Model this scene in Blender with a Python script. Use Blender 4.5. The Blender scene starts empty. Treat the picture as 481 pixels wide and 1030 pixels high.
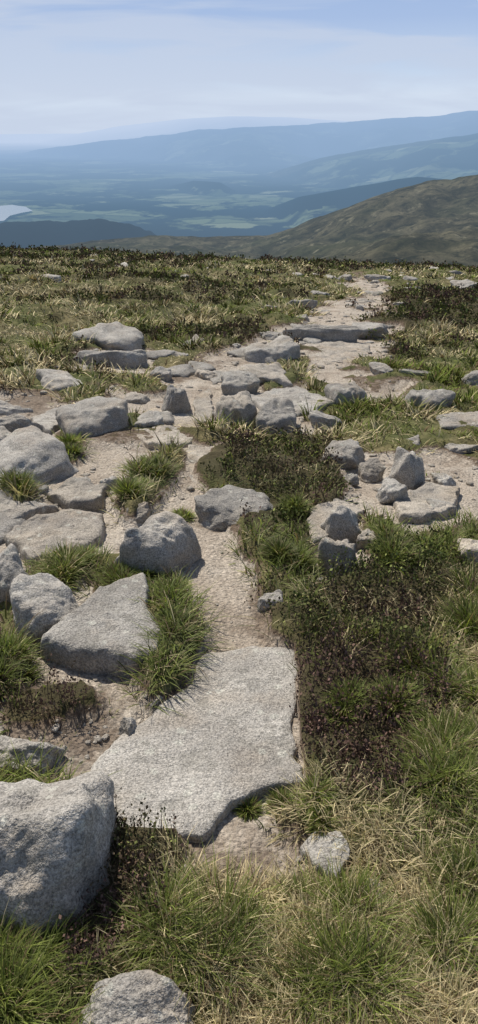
import bpy, bmesh, math, numpy as np
from mathutils import Vector
rng=np.random.default_rng(11)
sc=bpy.context.scene
sc.view_settings.view_transform='Standard'
sc.view_settings.look='None'
sc.view_settings.exposure=0
# ------------------------------------------------------------ image pixels cast onto an assumed ground slope
F=735.5; PITCH=math.radians(28.2); CH=1.6
S=0.118; TX=0.04; CV=3.2e-4
SP,CP=math.sin(PITCH),math.cos(PITCH)
def ray(px,py):
    a=(px-240.5)/F; b=(515-py)/F
    return a, CP+b*SP, -SP+b*CP
def G(px,py):
    dx,dy,dz=ray(px,py)
    A=CV*dy*dy; B=dz+S*dy+TX*dx
    t=(-B-math.sqrt(max(B*B-4*A*CH,0)))/(2*A)
    return dx*t,dy*t,t
def base(x,y):
    yy=np.maximum(y,0)
    return -S*y-TX*x-CV*yy*yy
# ------------------------------------------------------------ noise
T=(rng.random((32,32,32))*2-1).astype(np.float32)
def cnoise(P):
    I=np.floor(P).astype(np.int32); f=P-I; f=f*f*(3-2*f)
    I&=31; J=(I+1)&31
    x,y,z=f[:,0],f[:,1],f[:,2]
    a=T[I[:,0],I[:,1],I[:,2]]*(1-x)+T[J[:,0],I[:,1],I[:,2]]*x
    b=T[I[:,0],J[:,1],I[:,2]]*(1-x)+T[J[:,0],J[:,1],I[:,2]]*x
    c=T[I[:,0],I[:,1],J[:,2]]*(1-x)+T[J[:,0],I[:,1],J[:,2]]*x
    d=T[I[:,0],J[:,1],J[:,2]]*(1-x)+T[J[:,0],J[:,1],J[:,2]]*x
    return (a*(1-y)+b*y)*(1-z)+(c*(1-y)+d*y)*z
def fbm(P,o=4,g=.5):
    s=0;a=1;P=np.asarray(P,np.float32)
    for i in range(o):
        s=s+a*cnoise(P+i*7.31); P=P*2.03; a*=g
    return s
def n2(x,y,sc_,o=3,off=0.0,g=.5):
    return fbm(np.stack([x*sc_+off,y*sc_-off,np.full_like(x,off*.37+.5)],1),o,g)
def sstep(a,b,x):
    t=np.clip((x-a)/(b-a),0,1); return t*t*(3-2*t)
# ------------------------------------------------------------ masks
def gp(pts): return np.array([G(*p)[:2] for p in pts])
BARE=[gp(p) for p in [
 [(175,560),(235,540),(262,590),(278,625),(278,650),(300,655),(302,760),(310,800),(250,825),(200,850),(100,842),(55,790),(90,740),(135,715),(195,685),(205,640),(180,600)],
 [(-40,400),(60,396),(130,388),(180,372),(250,345),(300,322),(350,312),(392,332),(402,350),(395,378),(355,392),(340,420),(300,442),(260,437),(225,450),(208,480),(202,510),(235,545),(190,565),(105,560),(90,610),(-40,670)],
 [(300,326),(330,304),(365,296),(345,286),(362,276),(395,288),(392,308),(404,335),(350,330)],
 [(325,450),(395,465),(440,455),(500,480),(500,515),(450,525),(380,535),(375,570),(310,595),(290,560),(335,500)],
 [(195,825),(240,815),(310,830),(320,870),(250,900),(190,890)],
 [(-60,640),(100,600),(130,640),(160,690),(110,745),(70,800),(-60,760)],
 [(340,395),(420,385),(420,410),(350,412)],
 [(60,375),(110,345),(165,350),(150,380)]]]
ISL=[gp(p) for p in [
 [(208,458),(262,440),(330,452),(352,492),(340,530),(300,548),(255,550),(236,505),(204,492)],
 [(112,505),(135,470),(175,457),(190,475),(160,500),(130,525)],
 [(0,480),(30,462),(45,492),(20,512)],
 [(55,445),(80,442),(85,462),(62,470)],
 [(95,600),(120,580),(160,572),(184,600),(190,640),(182,678),(165,690),(150,600)],
 [(35,568),(100,562),(95,588),(30,590)],
 [(262,545),(300,525),(320,545),(300,590),(275,595)],
 [(0,650),(35,640),(30,690),(0,705)],
 [(20,695),(95,685),(115,705),(60,733),(10,730)],
 [(255,372),(310,360),(312,385),(270,395)],
 [(170,435),(235,425),(250,440),(200,452)],
 [(60,395),(110,392),(120,402),(70,406)],
 [(0,600),(15,600),(15,640),(0,645)],
 [(370,520),(400,525),(395,560),(365,560)]]]
HEA=[gp(p) for p in [
 [(296,630),(340,585),(400,560),(460,590),(445,660),(465,720),(430,745),(390,810),(330,800),(290,745),(296,680)],
 [(203,458),(262,438),(330,452),(355,492),(345,535),(300,552),(250,552),(232,505),(203,492)],
 [(395,300),(500,288),(500,330),(395,335)],
 [(85,838),(210,815),(222,850),(175,900),(140,960),(70,1000),(60,960),(115,900)],
 [(20,690),(100,680),(120,700),(60,735),(10,730)],
 [(330,470),(382,490),(378,522),(335,510)],
 [(265,590),(290,595),(295,640),(262,630)],
 [(40,372),(100,352),(150,360),(120,385)],
 [(390,545),(470,540),(481,575),(410,590)],
 [(340,310),(400,318),(395,332),(345,325)]]]
STR=[gp(p) for p in [
 [(300,800),(380,810),(430,740),(520,690),(560,1100),(200,1100),(240,900),(310,880)],
 [(430,590),(500,600),(500,720),(450,720)],
 [(0,255),(481,270),(481,290),(0,300)]]]
PEAT=[gp(p) for p in [
 [(180,815),(330,815),(340,880),(250,920),(170,910)],
 [(-60,650),(60,660),(130,680),(110,750),(70,810),(-60,800)],
 [(-20,395),(60,392),(70,410),(-20,415)],
 [(150,370),(210,345),(215,365),(160,392)],
 [(60,850),(200,820),(200,900),(60,1000)],
 [(255,600),(290,590),(300,650),(268,650)]]]
def pip(x,y,poly):
    x0,y0=poly.min(0); x1_,y1_=poly.max(0)
    res=np.zeros(x.shape,bool)
    bb=np.nonzero((x>=x0)&(x<=x1_)&(y>=y0)&(y<=y1_))[0]
    if len(bb)==0: return res
    xs,ys=x[bb],y[bb]; ins=np.zeros(xs.shape,bool); n=len(poly)
    for i in range(n):
        x1,y1=poly[i]; x2,y2=poly[(i+1)%n]
        if y1==y2: continue
        ins^=((y1>ys)!=(y2>ys))&(xs<(x2-x1)*(ys-y1)/(y2-y1)+x1)
    res[bb]=ins; return res
def soft(x,y,polys,amp=.03,K=4):
    r=np.hypot(x,y)+.6
    s=np.zeros_like(x)
    ax=x+amp*r*n2(x,y,1.6,3,3.1)*.7; ay=y+amp*1.6*r*n2(x,y,1.3,3,9.7)*.7
    for k in range(K):
        m=np.zeros(x.shape,bool)
        wx=ax+amp*.35*r*math.cos(k*6.28/K); wy=ay+amp*.5*r*math.sin(k*6.28/K)
        for p in polys: m|=pip(wx,wy,p)
        s+=m
    return s/K
def bare_mask(x,y):
    b=soft(x,y,BARE); i=soft(x,y,ISL,.02)
    m=np.clip(b-i,0,1)
    r=np.hypot(x,y)
    m=m*(1-sstep(.30,.50,n2(x,y,1.1,3,95.))*sstep(4.2,6.5,r)*sstep(24,12,r))
    ex=sstep(.55,.75,n2(x,y,.45,3,21.)*.6+n2(x,y,.12,2,5.)*.5)*sstep(6,14,r)*.8
    return np.maximum(m,ex)
def heather_mask(x,y):
    r=np.hypot(x,y)
    h=soft(x,y,HEA,.03)
    f=sstep(.08,.40,n2(x,y,.35,3,41.)+.35*n2(x,y,1.4,2,2.))*sstep(5,9,r)*.9
    return np.maximum(h,f)
def relief(x,y,b=None):
    if b is None: b=bare_mask(x,y)
    r=np.hypot(x,y)
    veg=(.035*n2(x,y,1.1,3,1.)+.03*n2(x,y,4.,3,2.)+.03)*(1+.8*sstep(4,14,r))
    veg=veg+.22*n2(x,y,.16,2,8.)*sstep(10,35,r)+.15*n2(x,y,.9,2,18.)*sstep(6,18,r)
    bar=-.012+.018*n2(x,y,1.8,3,4.)+.012*n2(x,y,7.,4,6.,.6)
    return veg*(1-b)+bar*b+.08*n2(x,y,.25,2,13.)*sstep(3,9,r)
def H(x,y,b=None): return base(x,y)+relief(x,y,b)
# ------------------------------------------------------------ helpers
def mkmesh(name,V,L,ST,col=None,attrs=None,smooth=True,mat=None,loc=None):
    me=bpy.data.meshes.new(name)
    V=np.asarray(V,np.float32); L=np.asarray(L,np.int32).ravel(); ST=np.asarray(ST,np.int32)
    me.vertices.add(len(V)); me.vertices.foreach_set('co',V.ravel())
    me.loops.add(len(L)); me.loops.foreach_set('vertex_index',L)
    me.polygons.add(len(ST)); me.polygons.foreach_set('loop_start',ST)
    me.update(calc_edges=True)
    me.polygons.foreach_set('use_smooth',np.full(len(ST),smooth,bool))
    if col is not None:
        a=me.attributes.new('Col','FLOAT_COLOR','POINT')
        c=np.ones((len(V),4),np.float32); c[:,:3]=col; a.data.foreach_set('color',c.ravel())
    for k,v in (attrs or {}).items():
        a=me.attributes.new(k,'FLOAT','POINT'); a.data.foreach_set('value',np.asarray(v,np.float32))
    me.update()
    ob=bpy.data.objects.new(name,me); sc.collection.objects.link(ob)
    if loc is not None: ob.location=loc
    if mat: me.materials.append(mat)
    return ob
def gridfaces(nr,nc):
    i=np.arange(nr-1)[:,None]*nc+np.arange(nc-1)[None,:]
    q=np.stack([i,i+1,i+nc+1,i+nc],-1).reshape(-1,4)
    return q, np.arange(len(q))*4
class M:
    def __init__(s,name):
        s.m=bpy.data.materials.new(name); s.m.use_nodes=True; s.t=s.m.node_tree; s.t.nodes.clear()
        s.out=s.t.nodes.new('ShaderNodeOutputMaterial')
    def n(s,typ,ins=None,**kw):
        nd=s.t.nodes.new(typ)
        for k,v in kw.items(): setattr(nd,k,v)
        for k,v in (ins or {}).items():
            if isinstance(v,bpy.types.NodeSocket): s.t.links.new(v,nd.inputs[k])
            else: nd.inputs[k].default_value=v
        return nd
    def math(s,op,a,b=None,clamp=False):
        d={0:a}
        if b is not None: d[1]=b
        return s.n('ShaderNodeMath',d,operation=op,use_clamp=clamp).outputs[0]
    def noise(s,vec,scale,detail=3,rough=.5,out='Fac'):
        return s.n('ShaderNodeTexNoise',{'Vector':vec,'Scale':scale,'Detail':detail,'Roughness':rough}).outputs[out]
    def ramp(s,fac,stops):
        r=s.n('ShaderNodeValToRGB',{'Fac':fac}); e=r.color_ramp.elements
        while len(e)<len(stops): e.new(.5)
        for el,(p,c) in zip(e,stops):
            el.position=p; el.color=(c,c,c,1) if not isinstance(c,tuple) else (*c,1)
        return r.outputs[0]
    def mix(s,f,a,b,bt='MIX'):
        nd=s.n('ShaderNodeMix',data_type='RGBA',blend_type=bt)
        for i,v in ((0,f),(6,a),(7,b)):
            if isinstance(v,bpy.types.NodeSocket): s.t.links.new(v,nd.inputs[i])
            else: nd.inputs[i].default_value=(*v,1) if isinstance(v,tuple) else v
        return nd.outputs[2]
    def link(s,a,b): s.t.links.new(a,b)
# ------------------------------------------------------------ materials
def granite(name,warm=0.0,light=1.0):
    m=M(name)
    tc=m.n('ShaderNodeTexCoord').outputs['Object']
    oi=m.n('ShaderNodeObjectInfo').outputs['Random']
    off=m.n('ShaderNodeVectorMath',{0:tc,1:m.n('ShaderNodeCombineXYZ',{0:m.math('MULTIPLY',oi,31.),1:m.math('MULTIPLY',oi,17.),2:0.}).outputs[0]},operation='ADD').outputs[0]
    big=m.noise(off,4.5,4,.6)
    a=tuple(light*v for v in (.215,.195,.17)); b=tuple(light*v for v in (.385+.03*warm,.36,.32-.03*warm))
    c=m.ramp(big,[(.30,a),(.62,b)])
    tone=m.ramp(oi,[(0.,.84),(1.,1.12)])
    c=m.mix(1.,c,tone,'MULTIPLY')
    st=m.ramp(m.noise(off,2.3,4,.6),[(.50,0.),(.70,1.)])
    c=m.mix(m.math('MULTIPLY',st,.4+.3*warm),c,(.36,.28,.195))
    dk=m.ramp(m.noise(off,9.,5,.75),[(.50,0.),(.60,1.)])
    c=m.mix(m.math('MULTIPLY',dk,.5),c,(.13,.12,.10))
    vo=m.n('ShaderNodeTexVoronoi',{'Vector':off,'Scale':12.}).outputs['Distance']
    pl=m.ramp(m.math('ADD',vo,m.math('MULTIPLY',m.noise(off,45.,3),.45)),[(.36,1.),(.44,0.)])
    c=m.mix(m.math('MULTIPLY',pl,.5),c,(.50,.49,.42))
    sp=m.ramp(m.noise(off,140.,3,.8),[(.36,.50),(.50,1.),(.64,1.45)])
    c=m.mix(1.,c,sp,'MULTIPLY')
    h=m.math('ADD',m.math('MULTIPLY',m.noise(off,22.,5,.7),.9),m.math('MULTIPLY',m.noise(off,120.,2,.7),.34))
    bp=m.n('ShaderNodeBump',{'Strength':.95,'Distance':.018,'Height':h}).outputs[0]
    bs=m.n('ShaderNodeBsdfPrincipled',{'Base Color':c,'Roughness':.9,'Normal':bp,'Specular IOR Level':.2})
    m.link(bs.outputs[0],m.out.inputs[0]); return m.m
GR=granite('granite',0.,1.10); GRW=granite('granite_warm',.8,1.14)
def ground_mat():
    m=M('moor_ground')
    P=m.n('ShaderNodeNewGeometry').outputs['Position']
    at=m.n('ShaderNodeAttribute',attribute_name='bare').outputs['Fac']
    ah=m.n('ShaderNodeAttribute',attribute_name='heather').outputs['Fac']
    ap=m.n('ShaderNodeAttribute',attribute_name='peat').outputs['Fac']
    n1=m.noise(P,5.,5,.65)
    veg=m.ramp(n1,[(.30,(.05,.045,.02)),(.5,(.12,.105,.05)),(.70,(.26,.215,.11))])
    gr=m.ramp(m.noise(P,.9,4,.6),[(.4,0.),(.6,1.)])
    veg=m.mix(m.math('MULTIPLY',gr,.5),veg,(.08,.11,.03))
    veg=m.mix(m.math('MULTIPLY',ah,.7),veg,(.05,.04,.024))
    n3=m.noise(P,2.2,5,.6)
    gv=m.ramp(n3,[(.3,(.34,.28,.22)),(.52,(.43,.37,.30)),(.72,(.49,.44,.375))])
    sp=m.ramp(m.noise(P,75.,4,.8),[(.35,.5),(.5,1.),(.65,1.4)])
    gv=m.mix(1.,gv,sp,'MULTIPLY')
    vo=m.n('ShaderNodeTexVoronoi',{'Vector':P,'Scale':60.})
    gv=m.mix(.3,gv,m.ramp(vo.outputs['Color'],[(.2,.5),(.8,1.4)]),'MULTIPLY')
    dk=m.ramp(m.math('ADD',m.noise(P,3.7,5,.7),m.math('MULTIPLY',ap,.24)),[(.54,0.),(.71,1.)])
    pe=m.ramp(m.noise(P,30.,4,.7),[(.35,(.07,.05,.035)),(.6,(.19,.14,.10)),(.75,(.33,.26,.19))])
    gv=m.mix(m.math('MULTIPLY',dk,.8),gv,pe)
    edge=m.math('ADD',at,m.math('MULTIPLY',m.math('SUBTRACT',m.noise(P,14.,4,.7),.5),.9))
    c=m.mix(m.ramp(edge,[(.25,0.),(.45,1.)]),veg,pe)
    c=m.mix(m.ramp(edge,[(.5,0.),(.74,1.)]),c,gv)
    h=m.math('ADD',m.noise(P,20.,5,.75),m.math('MULTIPLY',vo.outputs['Distance'],-.3))
    bp=m.n('ShaderNodeBump',{'Strength':.9,'Distance':.03,'Height':h}).outputs[0]
    bs=m.n('ShaderNodeBsdfPrincipled',{'Base Color':c,'Roughness':.97,'Normal':bp,'Specular IOR Level':.1})
    m.link(bs.outputs[0],m.out.inputs[0]); return m.m
def leaf_mat(name,tr=.35,rough=.6,spec=.25):
    m=M(name)
    c=m.n('ShaderNodeAttribute',attribute_name='Col').outputs['Color']
    if tr==0:
        bs=m.n('ShaderNodeBsdfDiffuse',{'Color':c}); m.link(bs.outputs[0],m.out.inputs[0]); return m.m
    bs=m.n('ShaderNodeBsdfPrincipled',{'Base Color':c,'Roughness':rough,'Specular IOR Level':spec})
    tl=m.n('ShaderNodeBsdfTranslucent',{'Color':m.mix(1.,c,(1.1,1.15,.7),'MULTIPLY')})
    mx=m.n('ShaderNodeMixShader',{0:tr,1:bs.outputs[0],2:tl.outputs[0]})
    m.link(mx.outputs[0],m.out.inputs[0]); return m.m
def painted_haze(m,shader,L=4300.):  # aerial haze painted into the surface: bluish emission mixed in by distance from origin
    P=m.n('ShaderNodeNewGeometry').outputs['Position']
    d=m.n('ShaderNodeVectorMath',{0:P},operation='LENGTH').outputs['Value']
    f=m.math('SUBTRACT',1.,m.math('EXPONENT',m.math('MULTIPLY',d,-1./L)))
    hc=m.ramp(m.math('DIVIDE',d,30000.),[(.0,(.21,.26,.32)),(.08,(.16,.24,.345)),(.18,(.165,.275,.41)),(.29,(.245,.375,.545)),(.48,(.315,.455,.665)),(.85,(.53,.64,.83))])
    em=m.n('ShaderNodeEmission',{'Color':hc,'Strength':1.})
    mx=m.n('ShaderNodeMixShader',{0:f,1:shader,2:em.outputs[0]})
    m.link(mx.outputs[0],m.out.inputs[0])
def far_mat():
    m=M('valley_land')
    P=m.n('ShaderNodeNewGeometry').outputs['Position']
    fo=m.n('ShaderNodeAttribute',attribute_name='forest').outputs['Fac']
    fi=m.n('ShaderNodeAttribute',attribute_name='field').outputs['Fac']
    flat=m.n('ShaderNodeVectorMath',{0:P,1:(1,1,0)},operation='MULTIPLY').outputs[0]
    moor=m.ramp(m.noise(flat,.010,9,.8),[(.40,(.020,.021,.012)),(.5,(.064,.058,.034)),(.60,(.13,.115,.07))])
    moor=m.mix(m.ramp(m.noise(flat,.003,6,.7),[(.45,0.),(.6,.7)]),moor,(.04,.046,.022))
    moor=m.mix(m.ramp(m.noise(flat,.06,5,.75),[(.50,0.),(.62,.85)]),moor,(.018,.02,.012))
    moor=m.mix(m.ramp(m.noise(flat,.035,4,.75),[(.58,0.),(.67,.6)]),moor,(.22,.20,.13))
    wv=m.n('ShaderNodeVectorMath',{0:flat,1:m.n('ShaderNodeVectorMath',{0:m.noise(flat,.003,3,.5,'Color'),1:(260,260,0)},operation='MULTIPLY').outputs[0]},operation='ADD').outputs[0]
    vo=m.n('ShaderNodeTexVoronoi',{'Vector':wv,'Scale':.0036})
    ve=m.n('ShaderNodeTexVoronoi',{'Vector':wv,'Scale':.0036},feature='DISTANCE_TO_EDGE').outputs['Distance']
    fld=m.ramp(vo.outputs['Color'],[(.15,(.09,.12,.06)),(.4,(.15,.18,.09)),(.6,(.20,.24,.12)),(.9,(.40,.42,.26))])
    fld=m.mix(m.ramp(ve,[(.03,.6),(.08,0.)]),fld,(.02,.03,.015))
    wd=m.ramp(m.noise(flat,.0009,8,.66),[(.46,0.),(.49,1.)])
    fld=m.mix(wd,fld,(.004,.008,.004))
    c=m.mix(m.ramp(m.math('ADD',fi,m.math('MULTIPLY',m.math('SUBTRACT',m.noise(flat,.002,5,.6),.5),.8)),[(.4,0.),(.6,1.)]),moor,fld)
    c=m.mix(m.ramp(m.math('ADD',fo,m.math('MULTIPLY',m.math('SUBTRACT',m.noise(flat,.01,5,.6),.5),.35)),[(.45,0.),(.55,1.)]),c,(.003,.006,.003))
    bs=m.n('ShaderNodeBsdfDiffuse',{'Color':c})
    painted_haze(m,bs.outputs[0]); return m.m  # land colour fades into the painted emission haze
GM=ground_mat(); FM=far_mat(); GL=leaf_mat('grass_blades',.38); GLF=leaf_mat('grass_blades_far',0); HL=leaf_mat('heather_leaves',0)
# ------------------------------------------------------------ near ground sheet
nr,nc=700,620
yp=np.geomspace(1.6,176.,nr); ta=np.linspace(-1.0,1.0,nc); ta=np.sign(ta)*(.55*np.abs(ta)+.45*np.abs(ta)**3)
Yg=(yp[:,None]-3.)+0*ta[None,:]; Xg=yp[:,None]*ta[None,:]
x=Xg.ravel(); y=Yg.ravel(); b=bare_mask(x,y)
q,st=gridfaces(nr,nc)
mkmesh('ground',np.stack([x,y,H(x,y,b)],1),q,st,attrs={'bare':b,'heather':heather_mask(x,y),'peat':soft(x,y,PEAT,.05)},mat=GM)
# ------------------------------------------------------------ far land
def crest(pts):
    A=[]
    for p in pts:
        dx,dy,dz=ray(*p); A.append((math.atan2(dx,dy),dz/math.hypot(dx,dy)))
    A=np.array(A); return lambda az: np.interp(az,A[:,0],A[:,1])
cA=crest([(-300,256),(-100,252),(0,250),(60,246),(110,240),(150,237),(230,238),(268,237),(300,226),(330,214),(370,201),(400,191),(430,184),(481,177),(600,168),(900,160)])
cB=crest([(-400,222),(-100,226),(0,228),(40,225),(60,226),(100,223),(130,228),(152,236),(175,250),(220,275)])
cC=crest([(190,262),(215,240),(240,226),(270,211),(300,199),(350,190),(400,181),(420,178),(450,181),(520,190),(900,200)])
cD=crest([(60,250),(150,222),(200,203),(240,187),(280,172),(320,160),(360,152),(420,143),(481,134),(600,125),(900,120)])
cW=crest([(100,215),(145,200),(165,189),(195,182),(222,184),(240,194),(262,212)])
cE=crest([(-500,178),(-100,170),(0,159),(50,149),(100,142),(150,138),(200,131),(260,128),(300,126),(350,122),(400,119),(440,117),(481,111),(600,100),(900,110)])
cF=crest([(-500,160),(-100,154),(0,150),(60,138),(120,127),(180,120),(230,117),(290,118),(350,122),(500,128),(900,140)])
nr,nc=560,700
az=np.linspace(-.8,.8,nc); r=np.geomspace(140,42000,nr)
R=np.repeat(r,nc); AZ=np.tile(az,nr); X=R*np.sin(AZ); Y=R*np.cos(AZ)
floor=-545+22*n2(X,Y,.0006,4,3.)-60*sstep(12000,30000,R)
Z=floor.copy(); forest=.38*sstep(-.2,.6,n2(X,Y,.0007,4,90.)); field=np.ones_like(Z)
def comp(c,D,sf,sb,w,er,ns,seed):
    Dn=D*(1+.05*n2(AZ*8,AZ*3,1.,3,seed))
    zc=c(AZ)*Dn+CH
    d=R-Dn
    sl=np.where(d<0,sf,sb)
    dd=np.sqrt(d*d+w*w)-w
    z=zc-sl*dd
    e=np.abs(fbm(np.stack([X*ns,Y*ns,X*0+seed],1),5,.55))
    z=z-er*e*sstep(0,w*4,np.abs(d))+0.06*er*fbm(np.stack([X*ns*9,Y*ns*9,X*0+seed],1),3)
    return z,dd
def put(z,dd,fo,fi):
    global Z,forest,field
    m=z>Z; Z=np.where(m,z,Z); forest=np.where(m,fo,forest); field=np.where(m,fi,field)
zF,_=comp(cF,26000,.08,.05,900,120,.0003,1.); put(zF,_,0,.2)
fn=n2(X,Y,.0008,4,66.)
zE,d=comp(cE,14500,.16,.1,700,260,.0004,2.); put(zE,d,.38+.3*sstep(.1,.4,fn),np.clip((d-60)/400,0,.55))
zD,d=comp(cD,9000,.14,.12,500,120,.0007,3.); put(zD,d,.36+.4*sstep(0.,.3,fn),np.clip((d-40)/250,0,.6))
zW,d=comp(cW,7200,.25,.2,250,20,.001,4.); put(zW,d,np.where(d<110,1,.3),.8)
zC,d=comp(cC,5200,.22,.2,300,30,.001,5.); put(zC,d,np.where(d<190,1.,.2),np.clip((d-30)/100,0,.8))
zB,d=comp(cB,3000,.20,.25,200,12,.002,6.); zB=zB+9*np.abs(fbm(np.stack([X*.02,Y*.02,X*0],1),3)); put(zB,d,1.,0)
D=1500*(1+.05*n2(AZ*6,AZ*2,1.,3,7.))
u=sstep(0,1,(R-140)/(D-140))
tA=-.217*(1-u)+cA(AZ)*u
zA=np.where(R<D,R*tA,D*cA(AZ)-.22*(R-D))+CH
zA=zA+(18*fbm(np.stack([X*.004,Y*.004,X*0],1),6,.62)-8)*sstep(250,600,R)*(1-sstep(.8,1,R/D)*.85)+2.5*fbm(np.stack([X*.03,Y*.03,X*0],1),3)*sstep(250,600,R)
put(zA,0,0.,0.)
q,st=gridfaces(nr,nc); q=q[:,::-1]
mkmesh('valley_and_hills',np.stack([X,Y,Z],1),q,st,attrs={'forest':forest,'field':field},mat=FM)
# lake
m=M('lake_water'); P=m.n('ShaderNodeNewGeometry').outputs['Position']
bs=m.n('ShaderNodeBsdfPrincipled',{'Base Color':(.3,.35,.4,1),'Roughness':.35}); painted_haze(m,bs.outputs[0],8000.)  # water also carries the painted emission haze, thinner than on the land
def at_level(px,py,z):
    dx,dy,dz=ray(px,py); t=(z-CH)/dz; return (dx*t,dy*t,z)
zl=-518.
poly=[at_level(px,py,zl) for px,py in [(-160,208),(-60,206),(0,207),(12,206),(26,208),(33,212),(22,214),(10,217),(4,222),(-40,226),(-160,226)]]
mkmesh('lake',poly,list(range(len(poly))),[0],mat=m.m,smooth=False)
# ------------------------------------------------------------ rocks
def ico(s):
    bm=bmesh.new(); bmesh.ops.create_icosphere(bm,subdivisions=s,radius=1); V=np.array([v.co for v in bm.verts]); Fc=np.array([[v.index for v in f.verts] for f in bm.faces]); bm.free(); return V,Fc
IV5,IF5=ico(6); IV4,IF4=ico(5); IV3,IF3=ico(3); IV2,IF2=ico(2)
FOOT=[]
def rockshape(IV,rg,k=10,flat=.8,nz=1.,npl=9):
    n=rg.normal(size=(npl,3)); n[:,2]*=.8; n/=np.linalg.norm(n,axis=1)[:,None]
    d=rg.uniform(.60,.98,npl)
    tn=np.array([rg.normal()*.15,rg.normal()*.12-.05,1.]); tn/=np.linalg.norm(tn)
    n=np.vstack([n,tn,[[1,0,0],[-1,0,0],[0,1,0],[0,-1,0],[0,0,-1]]]); d=np.concatenate([d,[flat*.75],[1,1,1,1,.8]])
    s=rg.uniform(0,50)
    W_=IV+.10*np.stack([fbm(IV*2.2+s+i*9,3) for i in range(3)],1)
    q_=np.clip(W_@n.T,0,None)/d
    r_=(q_**k).sum(1)**(-1/k)
    V=IV*r_[:,None]
    V=V*(1+nz*(.09*fbm(V*1.2+s,3)+.035*fbm(V*4+s,5,.55))[:,None])
    return V
def put_rock(name,px0,px1,yt,yb,k=9,flat=.85,mat=GR,yaw=None,seed=0,kd=None,big=False,nz=1.,npl=9):
    rg=np.random.default_rng(1000+seed)
    cx=(px0+px1)/2; x,y,t=G(cx,yb)
    kds=[kd] if kd else [1.15,1.0,.9,.8,.7,.6,.5,.42,.35]
    for kk in kds:
        W=(px1-px0)*t/F; W=(px1-px0)*(t+W*kk*.4)/F; Dp=W*kk
        dx,dy,dz=ray(cx,yt); yc=y+Dp*.5; xc=dx/dy*yc
        z=CH+dz/dy*yc; hz=z-float(base(xc,yc))
        if hz>=.26*W: break
    hz=min(max(hz,.08*W),.85*W)
    IV,IF=(IV5,IF5) if big else (IV4,IF4)
    V=rockshape(IV,rg,k*1.5,flat,nz,npl)
    a=rg.uniform(-.6,.6) if yaw is None else yaw
    ca,sa=math.cos(a),math.sin(a); V=np.stack([V[:,0]*ca-V[:,1]*sa,V[:,0]*sa+V[:,1]*ca,V[:,2]],1)
    mn,mx=V.min(0),V.max(0); V=(V-(mn+mx)/2)/((mx-mn)/2)
    V=V*np.array([W/2,Dp/2,1.])
    zz=V[:,2]; V[:,2]=np.where(zz<0,zz*.5,zz)*hz*1.02-hz*.02
    V[:,2]+=(-S*.6)*V[:,1]
    zb=float(base(xc,yc))
    ob=mkmesh(name,V,IF,np.arange(len(IF))*3,mat=mat,loc=(xc,yc,zb))
    FOOT.append((xc,yc,W/2,Dp/2))
    return ob
R0=[
 (-115,106,806,962,dict(k=4.2,big=True,flat=1.05,seed=8,kd=.8,yaw=.1,nz=.7,npl=6)),
 (-40,60,745,790,dict(k=5,flat=.9,big=True,kd=.6)),
 (66,212,1012,1090,dict(k=4,flat=.8,big=True,kd=.6,nz=.6)),
 (8,92,584,650,dict(k=5,flat=.9,big=True,nz=.8)),
 (-30,23,545,607,dict(k=6)),
 (101,200,522,584,dict(k=4.2,flat=1.0,big=True,nz=.6,npl=5,seed=44,kd=.8)),
 (196,284,495,533,dict(k=6,flat=.8,big=True)),
 (-30,74,442,494,dict(k=3.5,flat=1.,nz=.8)),
 (50,128,409,447,dict(k=7,flat=.7)),
 (133,166,417,434,{}),(160,191,386,416,dict(k=9)),
 (66,146,325,354,dict(k=5)),(72,152,352,374,dict(k=7)),(30,96,373,397,dict(k=7)),
 (147,172,369,386,{}),(126,150,508,528,dict(mat=GRW)),
 (213,262,396,431,dict(mat=GRW,k=9,flat=.7)),(257,300,405,436,dict(k=9,flat=.7)),
 (222,262,376,400,dict(k=9,flat=.7)),(245,303,342,369,dict(k=9,flat=.75)),(238,302,365,392,dict(k=9,flat=.7,mat=GRW)),
 (284,364,326,345,dict(k=9,flat=.6)),(353,393,325,339,dict(k=9,flat=.7)),
 (287,319,299,312,{}),(262,280,306,315,{}),
 (328,371,387,409,dict(k=5)),(407,457,392,419,dict(k=5,flat=.8)),(440,500,417,438,dict(k=8,flat=.7)),(465,500,373,389,{}),
 (320,369,445,472,dict(k=5)),(392,435,453,494,dict(k=8,flat=1.2)),(378,412,484,508,{}),(362,389,465,483,dict(mat=GRW)),
 (318,366,507,549,dict(k=8,flat=1.)),(320,360,538,578,dict(k=5,mat=GRW)),(358,380,535,553,dict(mat=GRW)),
 (462,500,543,572,dict(mat=GRW)),(430,462,505,520,{}),
 (366,391,880,918,dict(k=10)),(385,406,866,882,{}),
 (118,138,724,743,dict(k=9)),(258,287,598,622,{}),
 (-20,32,403,419,dict(k=9,flat=.7)),(-20,50,418,436,dict(k=9,flat=.7)),(-20,18,432,446,{}),
 (100,118,480,494,dict(k=9)),(182,206,338,350,{}),
 (310,345,412,430,dict(k=8,flat=.7)),(372,398,366,378,{}),(400,440,371,381,dict(flat=.7)),
 (296,312,316,323,{}),(312,332,292,299,{}),(400,428,287,296,{}),(356,368,306,314,{}),(366,400,276,283,{}),
 (424,446,268,275,{}),(340,356,276,283,{}),(430,470,272,279,{}),(455,481,282,290,{}),(265,282,335,343,{}),
 (170,190,354,364,{}),(195,222,372,384,dict(mat=GRW)),(120,150,396,408,dict(mat=GRW)),(0,30,372,384,{}),
 (436,460,478,492,{}),(405,425,440,452,{}),(448,481,446,458,{}),
 (345,362,478,488,{}),
]
for i,rr in enumerate(R0):
    o=dict(rr[4]); o.setdefault('seed',i*3+1)
    put_rock('granite_boulder',*rr[:4],**o)
SLAB=[]
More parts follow.
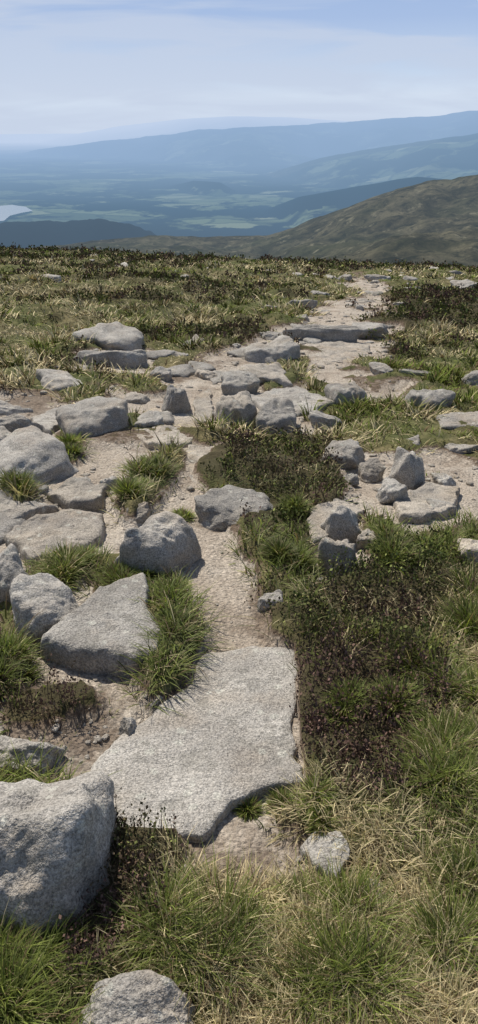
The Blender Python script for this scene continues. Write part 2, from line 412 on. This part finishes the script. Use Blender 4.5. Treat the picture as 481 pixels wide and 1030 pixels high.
def slab(name,pts,th,mat=GR,seed=0,sink=.10,tilt=(0,0),rough=1.):
    P=gp(pts); c=P.mean(0); SLAB.append(P)
    dn=np.concatenate([P[i]+(P[(i+1)%len(P)]-P[i])*np.linspace(0,1,24,endpoint=False)[:,None] for i in range(len(P))])
    a=np.arctan2(dn[:,1]-c[1],dn[:,0]-c[0]); rr=np.hypot(dn[:,0]-c[0],dn[:,1]-c[1]); o=np.argsort(a); a=a[o]; rr=rr[o]
    na=260; th_=np.linspace(-math.pi,math.pi,na,endpoint=False)
    ra=np.interp(th_,np.concatenate([a-2*math.pi,a,a+2*math.pi]),np.tile(rr,3))
    ra=(ra+np.roll(ra,1)+np.roll(ra,-1))/3
    us=np.concatenate([np.linspace(0.01,.9,44),np.linspace(.91,1.,18)])
    V=[]
    for u in us:
        xx=c[0]+np.cos(th_)*ra*u; yy=c[1]+np.sin(th_)*ra*u
        edge=(1-u**26)**.5 if u<1 else 0
        V.append(np.stack([xx,yy,base(xx,yy)+th*edge],1))
    xx=c[0]+np.cos(th_)*ra*1.01; yy=c[1]+np.sin(th_)*ra*1.01
    V.append(np.stack([xx,yy,base(xx,yy)-sink],1))
    V=np.concatenate(V); xx,yy=V[:,0].copy(),V[:,1].copy()
    V[:,2]+=rough*(.012*n2(xx,yy,2.5,3,seed+.3)+.006*n2(xx,yy,14.,3,seed+.7))+tilt[0]*(xx-c[0])+tilt[1]*(yy-c[1])
    V[:,0]+=.02*n2(xx,yy,6.,4,seed+5.,.6); V[:,1]+=.02*n2(xx,yy,6.,4,seed+8.,.6)
    nrr=len(us)+1
    i=np.arange(nrr-1)[:,None]*na+np.arange(na)[None,:]; j=np.arange(nrr-1)[:,None]*na+(np.arange(na)[None,:]+1)%na
    q=np.stack([i,i+na,j+na,j],-1).reshape(-1,4)
    loops=np.concatenate([q.ravel(),np.arange(na)]); st=np.concatenate([np.arange(len(q))*4,[len(q)*4]])
    V0=V-np.array([c[0],c[1],0])
    return mkmesh(name,V0,loops,st,mat=mat,loc=(c[0],c[1],0))
slab('granite_slab',[(200,662),(250,652),(292,654),(300,690),(294,735),(308,790),(262,800),(235,808),(212,838),(150,854),(100,834),(84,805),(98,765),(128,738),(160,715),(190,692)],.018,rough=.6)
slab('granite_slab',[(40,658),(100,612),(148,593),(152,620),(163,655),(158,676),(130,682),(80,674)],.10,seed=2,tilt=(0,.05))
slab('granite_slab',[(5,545),(20,530),(70,516),(105,520),(103,545),(80,562),(30,568)],.05,seed=3,mat=GRW,rough=1.6)
slab('granite_slab',[(-30,520),(-20,500),(20,508),(60,514),(30,524),(0,532)],.04,seed=4,rough=1.6)
slab('granite_slab',[(50,500),(80,492),(112,494),(105,508),(70,513)],.05,seed=5,mat=GRW,rough=1.6)
slab('granite_slab',[(180,475),(190,450),(222,450),(232,462),(222,482),(200,490)],.02,seed=6,mat=GRW,rough=1.6)
slab('granite_slab',[(245,400),(300,392),(338,408),(310,418),(262,412)],.05,seed=7,rough=2)
slab('granite_slab',[(300,352),(330,343),(372,346),(372,360),(330,366),(305,362)],.03,seed=8,mat=GRW,rough=2)
slab('granite_slab',[(395,505),(430,492),(462,494),(455,515),(425,526),(400,524)],.05,seed=9,mat=GRW,rough=1.6)
slab('granite_slab',[(130,437),(165,430),(205,436),(190,448),(150,450)],.03,seed=10,mat=GRW,rough=1.6)
slab('granite_slab',[(30,425),(58,415),(62,430),(50,440)],.05,seed=11)
slab('granite_slab',[(195,400),(212,392),(215,425),(196,428)],.03,seed=12,mat=GRW)
slab('granite_slab',[(310,520),(340,508),(368,520),(330,548),(312,552)],.05,seed=13,mat=GRW)
slab('granite_slab',[(95,365),(140,358),(150,366),(120,372)],.07,seed=14)
slab('granite_slab',[(300,850),(322,842),(342,852),(350,872),(335,892),(318,882)],.02,seed=15,rough=1.8,tilt=(.1,0))
FT=np.array(FOOT)
def on_rock(x,y,s=.86):
    m=np.zeros(x.shape,bool)
    for a,b_,w,d in FT: m|=((x-a)/(w*s))**2+((y-b_)/(d*s))**2<1
    for p in SLAB:
        c=p.mean(0); m|=pip(x,y,c+(p-c)*.97)
    return m
def stones(name,x,y,size,mat,flat=.6,IV=IV2,IF=IF2,up=.0):
    n=len(x); vs=[];rg=np.random.default_rng(n)
    z=H(x,y); lib=[rockshape(IV,rg,14,.8,1.3,7) for _ in range(16)]
    for i in range(n):
        V=lib[rg.integers(16)]; a=rg.uniform(0,6.28); ca,sa=math.cos(a),math.sin(a)
        s=size[i]*np.array([1,rg.uniform(.55,1.),rg.uniform(.4,1.)*flat])/2
        V=V*s; V=np.stack([V[:,0]*ca-V[:,1]*sa,V[:,0]*sa+V[:,1]*ca,V[:,2]],1)
        vs.append(V+np.array([x[i],y[i],z[i]+size[i]*up]))
    nv=len(IV); fs=(IF[None]+np.arange(n)[:,None,None]*nv).reshape(-1,3)
    return mkmesh(name,np.concatenate(vs),fs,np.arange(len(fs))*3,mat=mat)
def fan(n,r0,r1,p,azm=.5):
    e=2-p; u_=rng.random(n)
    r=(r0**e+u_*(r1**e-r0**e))**(1/e) if abs(e)>1e-3 else r0*(r1/r0)**u_
    a=rng.uniform(-azm,azm,n); return r*np.sin(a),r*np.cos(a),r
x,y,r=fan(26000,.9,30,1.7); bb=bare_mask(x,y); k=(bb>.45)&~on_rock(x,y,1.); x,y,r=x[k],y[k],r[k]
cl=n2(x,y,1.5,2,60.); k=rng.random(len(x))<sstep(-.2,.9,cl)+.08; x,y,r=x[k][:4200],y[k][:4200],r[k][:4200]
stones('gravel',x,y,np.clip(.005+.03*rng.random(len(x))**4,0,1)*(.6+.3*r),GRW,.6,up=.08)
x,y,r=fan(2600,3.2,45,1.2); bb=bare_mask(x,y); k=(bb>.15)&~on_rock(x,y,.9)&(n2(x,y,.5,2,61.)>-.05); x,y,r=x[k][:95],y[k][:95],r[k][:95]
stones('scattered_rocks',x,y,(.05+.38*rng.random(len(x))**2.4)*(1+.03*r),GR,.6,IV3,IF3)
x,y,r=fan(700,12,60,.6); k=n2(x,y,.1,2,77.)>.1; x,y,r=x[k][:110],y[k][:110],r[k][:110]
stones('moor_rocks',x,y,.2+.6*rng.random(len(x))**2,GR,.75,IV3,IF3)
# ------------------------------------------------------------ grass
def blades(cx,cy,cz,az,lean,L,w,col,bend,nseg=3,tipcol=1.3):
    n=len(cx);th=lean.copy(); p=np.stack([cx,cy,cz],1)
    d=np.stack([np.cos(az),np.sin(az)],1); wa=az+np.pi/2+rng.normal(0,.5,n); wv=np.stack([np.cos(wa),np.sin(wa),np.zeros(n)],1)
    V=np.zeros((n,2*nseg+1,3)); C=np.zeros((n,2*nseg+1,3))
    for s in range(nseg+1):
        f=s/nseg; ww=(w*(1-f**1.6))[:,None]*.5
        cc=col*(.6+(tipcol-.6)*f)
        if s<nseg:
            V[:,2*s]=p-wv*ww; V[:,2*s+1]=p+wv*ww; C[:,2*s]=cc; C[:,2*s+1]=cc
        else: V[:,2*s]=p; C[:,2*s]=cc
        sl=L/nseg
        p=p+np.stack([d[:,0]*np.sin(th)*sl,d[:,1]*np.sin(th)*sl,np.cos(th)*sl],1); th=th+bend/nseg
    nv=2*nseg+1; loops=[]
    for s in range(nseg-1): loops+=[2*s,2*s+1,2*s+3,2*s+2]
    loops+=[2*nseg-2,2*nseg-1,2*nseg]
    loops=np.array(loops); stt=np.array([4*s for s in range(nseg)])
    return V.reshape(-1,3),(loops[None]+np.arange(n)[:,None]*nv).ravel(),(stt[None]+np.arange(n)[:,None]*len(loops)).ravel(),C.reshape(-1,3)
def lerpc(a,b,t): return np.array(a)[None]*(1-t[:,None])+np.array(b)[None]*t[:,None]
GRN=(.125,.155,.035); GRN2=(.235,.27,.06); STRW=(.60,.50,.30); BRN=(.18,.125,.07)
near=[];far=[]
def tufts(x,y,r,green,hgt,nb,rad,spread=1.,wsc=1.,lie=0.):
    n=len(x); nb=nb.astype(int); idx=np.repeat(np.arange(n),nb); N=len(idx)
    a=rng.uniform(0,6.283,N); rr=rad[idx]*np.sqrt(rng.random(N))
    bx=x[idx]+np.cos(a)*rr; by=y[idx]+np.sin(a)*rr
    k=~on_rock(bx,by,.9); idx,a,rr,bx,by=idx[k],a[k],rr[k],bx[k],by[k]; N=len(idx)
    bz=H(bx,by)-.005
    lean=np.abs(rng.normal(0,.22,N))+.55*spread*rr/rad[idx]+lie*rng.random(N)
    L=hgt[idx]*rng.uniform(.5,1.15,N); w=(.0021+.00135*r[idx])*rng.uniform(.7,1.3,N)*wsc
    t=np.clip(green[idx]+rng.normal(0,.18,N),0,1)
    col=lerpc(STRW,GRN,sstep(.25,.6,t)); g2=sstep(.7,1.,t)[:,None]*.7; col=col*(1-g2)+np.array(GRN2)[None]*g2
    br=(rng.random(N)<.14); col[br]=BRN
    tv=rng.uniform(.6,1.3,n)
    col=col*rng.uniform(.6,1.35,N)[:,None]*tv[idx][:,None]
    az=a+rng.normal(0,.5,N); bend=rng.uniform(.3,1.1,N); nm=r[idx]<5
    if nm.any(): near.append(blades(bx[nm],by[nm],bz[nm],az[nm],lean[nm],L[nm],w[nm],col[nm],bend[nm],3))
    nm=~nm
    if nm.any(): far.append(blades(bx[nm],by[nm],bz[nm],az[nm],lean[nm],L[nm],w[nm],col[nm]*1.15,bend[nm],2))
def merge(name,parts,mat):
    V=[];Lp=[];St=[];C=[];o=0;lo=0
    for v,l,s,c in parts:
        V.append(v);Lp.append(l+o);St.append(s+lo);C.append(c);o+=len(v);lo+=len(l)
    return mkmesh(name,np.concatenate(V),np.concatenate(Lp),np.concatenate(St),col=np.concatenate(C),mat=mat)
x,y,r=fan(16000,.75,85,1.75,.54)
b=bare_mask(x,y); h=heather_mask(x,y); s=soft(x,y,STR,.05)
k=(b<.35)&~on_rock(x,y,1.0)&(rng.random(len(x))>h*np.where(r<2.3,.9,.75))
x,y,r,h,s=x[k],y[k],r[k],h[k],s[k]
g=.50+.65*n2(x,y,1.6,3,30.)+.4*n2(x,y,.25,2,31.)-.30*s+.16*sstep(8,25,r)-.10*(r<3)
clump=sstep(-.4,.6,n2(x,y,1.3,2,33.)); cf=sstep(4,8,r)
hg=(.06+.05*rng.random(len(x))+.05*clump)*(1+.35*sstep(5,25,r))*(1-cf+cf*(.45+1.1*clump))
tufts(x,y,r,g,hg,np.full(len(x),15)+rng.integers(-5,6,len(x)),.03+.02*r,1.2,lie=.5)
x,y,r=fan(2600,1.,30,1.7,.54); b=bare_mask(x,y); k=(b>=.3)&(b<.9)&~on_rock(x,y,1.05); x,y,r=x[k],y[k],r[k]
tufts(x,y,r,np.full(len(x),.55),np.full(len(x),.045),np.full(len(x),8),.02+.01*r)
TU=[(175,945,50),(215,965,60),(245,940,35),(345,930,55),(360,985,65),(320,1000,50),(20,960,50),(15,1010,60),(450,960,50),(470,900,40),(440,770,45),(455,800,40),
 (168,610,20),(172,642,20),(118,588,20),(15,668,26),(5,690,25),(150,482,20),(130,505,18),(312,812,20),(325,835,16),(60,575,26),(80,572,18),(420,670,35),(465,640,35),(370,650,25),
 (285,570,20),(300,575,22),(285,805,12),(250,808,10),(15,490,22),(200,470,14),(70,455,12),(440,555,30),(400,570,25),(390,545,18),(470,700,40),(150,580,16),(300,905,14),(180,520,12),(295,520,16),(350,720,25),(400,720,30),(480,760,40)]
tx=[];ty=[];tr=[];trad=[]
for px,py,pr in TU:
    for j in range(5):
        X_,Y_,t=G(px+rng.normal(0,pr*.3),py+rng.normal(0,pr*.2)); tx.append(X_);ty.append(Y_);tr.append(math.hypot(X_,Y_)); trad.append(pr*t/F*.34)
tx,ty,tr,trad=map(np.array,(tx,ty,tr,trad))
tufts(tx,ty,tr,rng.uniform(.6,1.0,len(tx)),np.clip(trad*3.0,.05,.24)*rng.uniform(.8,1.1,len(tx)),np.full(len(tx),180),trad,1.6,wsc=1.)
x,y,r=fan(3600,1.3,70,1.5,.54); b=bare_mask(x,y); h=heather_mask(x,y); k=(b<.25)&~on_rock(x,y,1.)&(h<.5)&(n2(x,y,.7,2,55.)>-.1); x,y,r=x[k],y[k],r[k]
tufts(x,y,r,np.clip(.62+.5*n2(x,y,.5,2,56.),.2,1.05),.12+.10*rng.random(len(x)),np.full(len(x),32),.05+.006*r,1.3)
x,y,r=fan(7000,.75,4.5,1.6,.54); s=soft(x,y,STR,.05); b=bare_mask(x,y); h=heather_mask(x,y); k=(rng.random(len(x))<s*.7+.15)&(b<.6)&(h<.5)&~on_rock(x,y,1.); x,y,r=x[k],y[k],r[k]
tufts(x,y,r,np.full(len(x),.10),np.full(len(x),.09),np.full(len(x),9),.03+0*x,1.5,lie=1.1,wsc=.8)
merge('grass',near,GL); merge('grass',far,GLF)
# ------------------------------------------------------------ heather
def sprigs(x,y,r,hgt,nl):
    n=len(x); z=H(x,y)-.01
    a=rng.uniform(0,6.283,n); lean=np.abs(rng.normal(0,.45,n))
    D=np.stack([np.cos(a)*np.sin(lean),np.sin(a)*np.sin(lean),np.cos(lean)],1)
    tone=np.clip(.50+.9*n2(x,y,3.,2,70.)+rng.normal(0,.2,n)-.35*(r<2.3),0,1)
    out=[]
    colS=np.tile(np.array([[.14,.10,.08]]),(n,1))*rng.uniform(.6,1.5,n)[:,None]
    out.append(blades(x,y,z,a,lean,hgt*1.05,.002+.0008*r,colS,np.zeros(n),nseg=2))
    idx=np.repeat(np.arange(n),nl); N=len(idx); f=.25+.78*rng.random(N)
    p=np.stack([x,y,z],1)[idx]+D[idx]*(hgt[idx]*f)[:,None]+rng.normal(0,1,(N,3))*(.006+.002*r[idx])[:,None]
    la=rng.uniform(0,6.283,N); le=rng.uniform(.2,1.2,N)
    U=np.stack([np.cos(la)*np.sin(le),np.sin(la)*np.sin(le),np.cos(le)],1)
    Wd=np.cross(U,rng.normal(size=(N,3))); Wd/=np.linalg.norm(Wd,axis=1)[:,None]+1e-9
    ln=(.006+.0026*r[idx])*rng.uniform(.6,1.4,N); wd=ln*.38
    V=np.stack([p,p+U*(ln*.5)[:,None]+Wd*wd[:,None],p+U*ln[:,None],p+U*(ln*.5)[:,None]-Wd*wd[:,None]],1).reshape(-1,3)
    c=lerpc((.15,.095,.075),(.10,.12,.035),tone[idx]); tip=(f>.85)&(rng.random(N)<.5)&(tone[idx]>.4); c[tip]=np.array((.25,.27,.09))
    c=c*rng.uniform(.45,1.45,N)[:,None]; c=np.repeat(c,4,0)
    out.append((V,np.arange(N*4),np.arange(N)*4,c))
    return out
x,y,r=fan(44000,.8,80,1.72,.54); h=heather_mask(x,y); b=bare_mask(x,y)
k=(rng.random(len(x))<h)&(b<.6)&~on_rock(x,y,.95)&(n2(x,y,4.,2,88.)>-.6); x,y,r=x[k],y[k],r[k]
hg=(.065+.09*np.clip(n2(x,y,3.5,2,71.)+.3,0,1))*rng.uniform(.7,1.2,len(x))*(1+.25*sstep(5,20,r))
merge('heather',sprigs(x,y,r,hg,12),HL)
# ------------------------------------------------------------ world
SE=math.radians(50); SA=math.radians(-28)
w=bpy.data.worlds.new('World'); sc.world=w; w.use_nodes=True; t=w.node_tree; t.nodes.clear()
def wn(typ,**kw):
    nd=t.nodes.new(typ)
    for k,v in kw.items(): setattr(nd,k,v)
    return nd
out=wn('ShaderNodeOutputWorld'); bg=wn('ShaderNodeBackground'); bg.inputs[1].default_value=.1
sky=wn('ShaderNodeTexSky',sky_type='NISHITA',sun_disc=False,sun_elevation=SE,sun_rotation=SA,altitude=500,dust_density=2.)
tc=wn('ShaderNodeTexCoord'); sep=wn('ShaderNodeSeparateXYZ'); t.links.new(tc.outputs['Generated'],sep.inputs[0])
gr=wn('ShaderNodeValToRGB'); mr=wn('ShaderNodeMapRange'); mr.inputs[1].default_value=-.05; mr.inputs[2].default_value=.35
t.links.new(sep.outputs[2],mr.inputs[0]); t.links.new(mr.outputs[0],gr.inputs[0])
el=gr.color_ramp.elements
while len(el)<6: el.new(.5)
for e,(p,c) in zip(el,[(0,(6.0,6.9,8.4)),(.12,(6.3,7.2,8.6)),(.19,(6.5,7.4,8.7)),(.26,(5.4,6.6,8.4)),(.38,(3.9,5.2,7.7)),(.7,(2.6,4.0,7.0))]): e.position=p; e.color=(*c,1)
mp=wn('ShaderNodeMapping'); mp.inputs['Scale'].default_value=(2.2,2.2,17.); mp.inputs['Location'].default_value=(.6,.2,.35); t.links.new(tc.outputs['Generated'],mp.inputs[0])
nz=wn('ShaderNodeTexNoise'); nz.inputs['Scale'].default_value=1.9; nz.inputs['Detail'].default_value=4; nz.inputs['Distortion'].default_value=.5; t.links.new(mp.outputs[0],nz.inputs['Vector'])
cr=wn('ShaderNodeValToRGB'); cr.color_ramp.elements[0].position=.40; cr.color_ramp.elements[1].position=.58
t.links.new(nz.outputs['Fac'],cr.inputs[0])
m1=wn('ShaderNodeMix',data_type='RGBA'); t.links.new(gr.outputs[0],m1.inputs[6]); m1.inputs[7].default_value=(5.6,6.4,7.9,1)
mm=wn('ShaderNodeMath',operation='MULTIPLY'); mm.inputs[1].default_value=.75; t.links.new(cr.outputs[0],mm.inputs[0]); t.links.new(mm.outputs[0],m1.inputs[0])
fd=wn('ShaderNodeMapRange'); fd.inputs[1].default_value=.15; fd.inputs[2].default_value=.6; t.links.new(sep.outputs[2],fd.inputs[0])
m2=wn('ShaderNodeMix',data_type='RGBA'); t.links.new(fd.outputs[0],m2.inputs[0]); t.links.new(m1.outputs[2],m2.inputs[6]); t.links.new(sky.outputs[0],m2.inputs[7])
t.links.new(m2.outputs[2],bg.inputs[0]); t.links.new(bg.outputs[0],out.inputs[0])
sd=Vector((math.sin(SA)*math.cos(SE),math.cos(SA)*math.cos(SE),math.sin(SE)))
sl=bpy.data.lights.new('sun','SUN'); sl.energy=4.9; sl.angle=math.radians(.6); sl.color=(1,.95,.86)
so=bpy.data.objects.new('sun',sl); so.rotation_euler=sd.to_track_quat('Z','Y').to_euler(); sc.collection.objects.link(so)
cam=bpy.data.cameras.new('camera'); co=bpy.data.objects.new('camera',cam); sc.collection.objects.link(co)
cam.sensor_fit='VERTICAL'; cam.sensor_height=24; cam.lens=24*F/1030; cam.clip_start=.05; cam.clip_end=90000
co.location=(0,0,CH); co.rotation_euler=(math.pi/2-PITCH,0,0); sc.camera=co
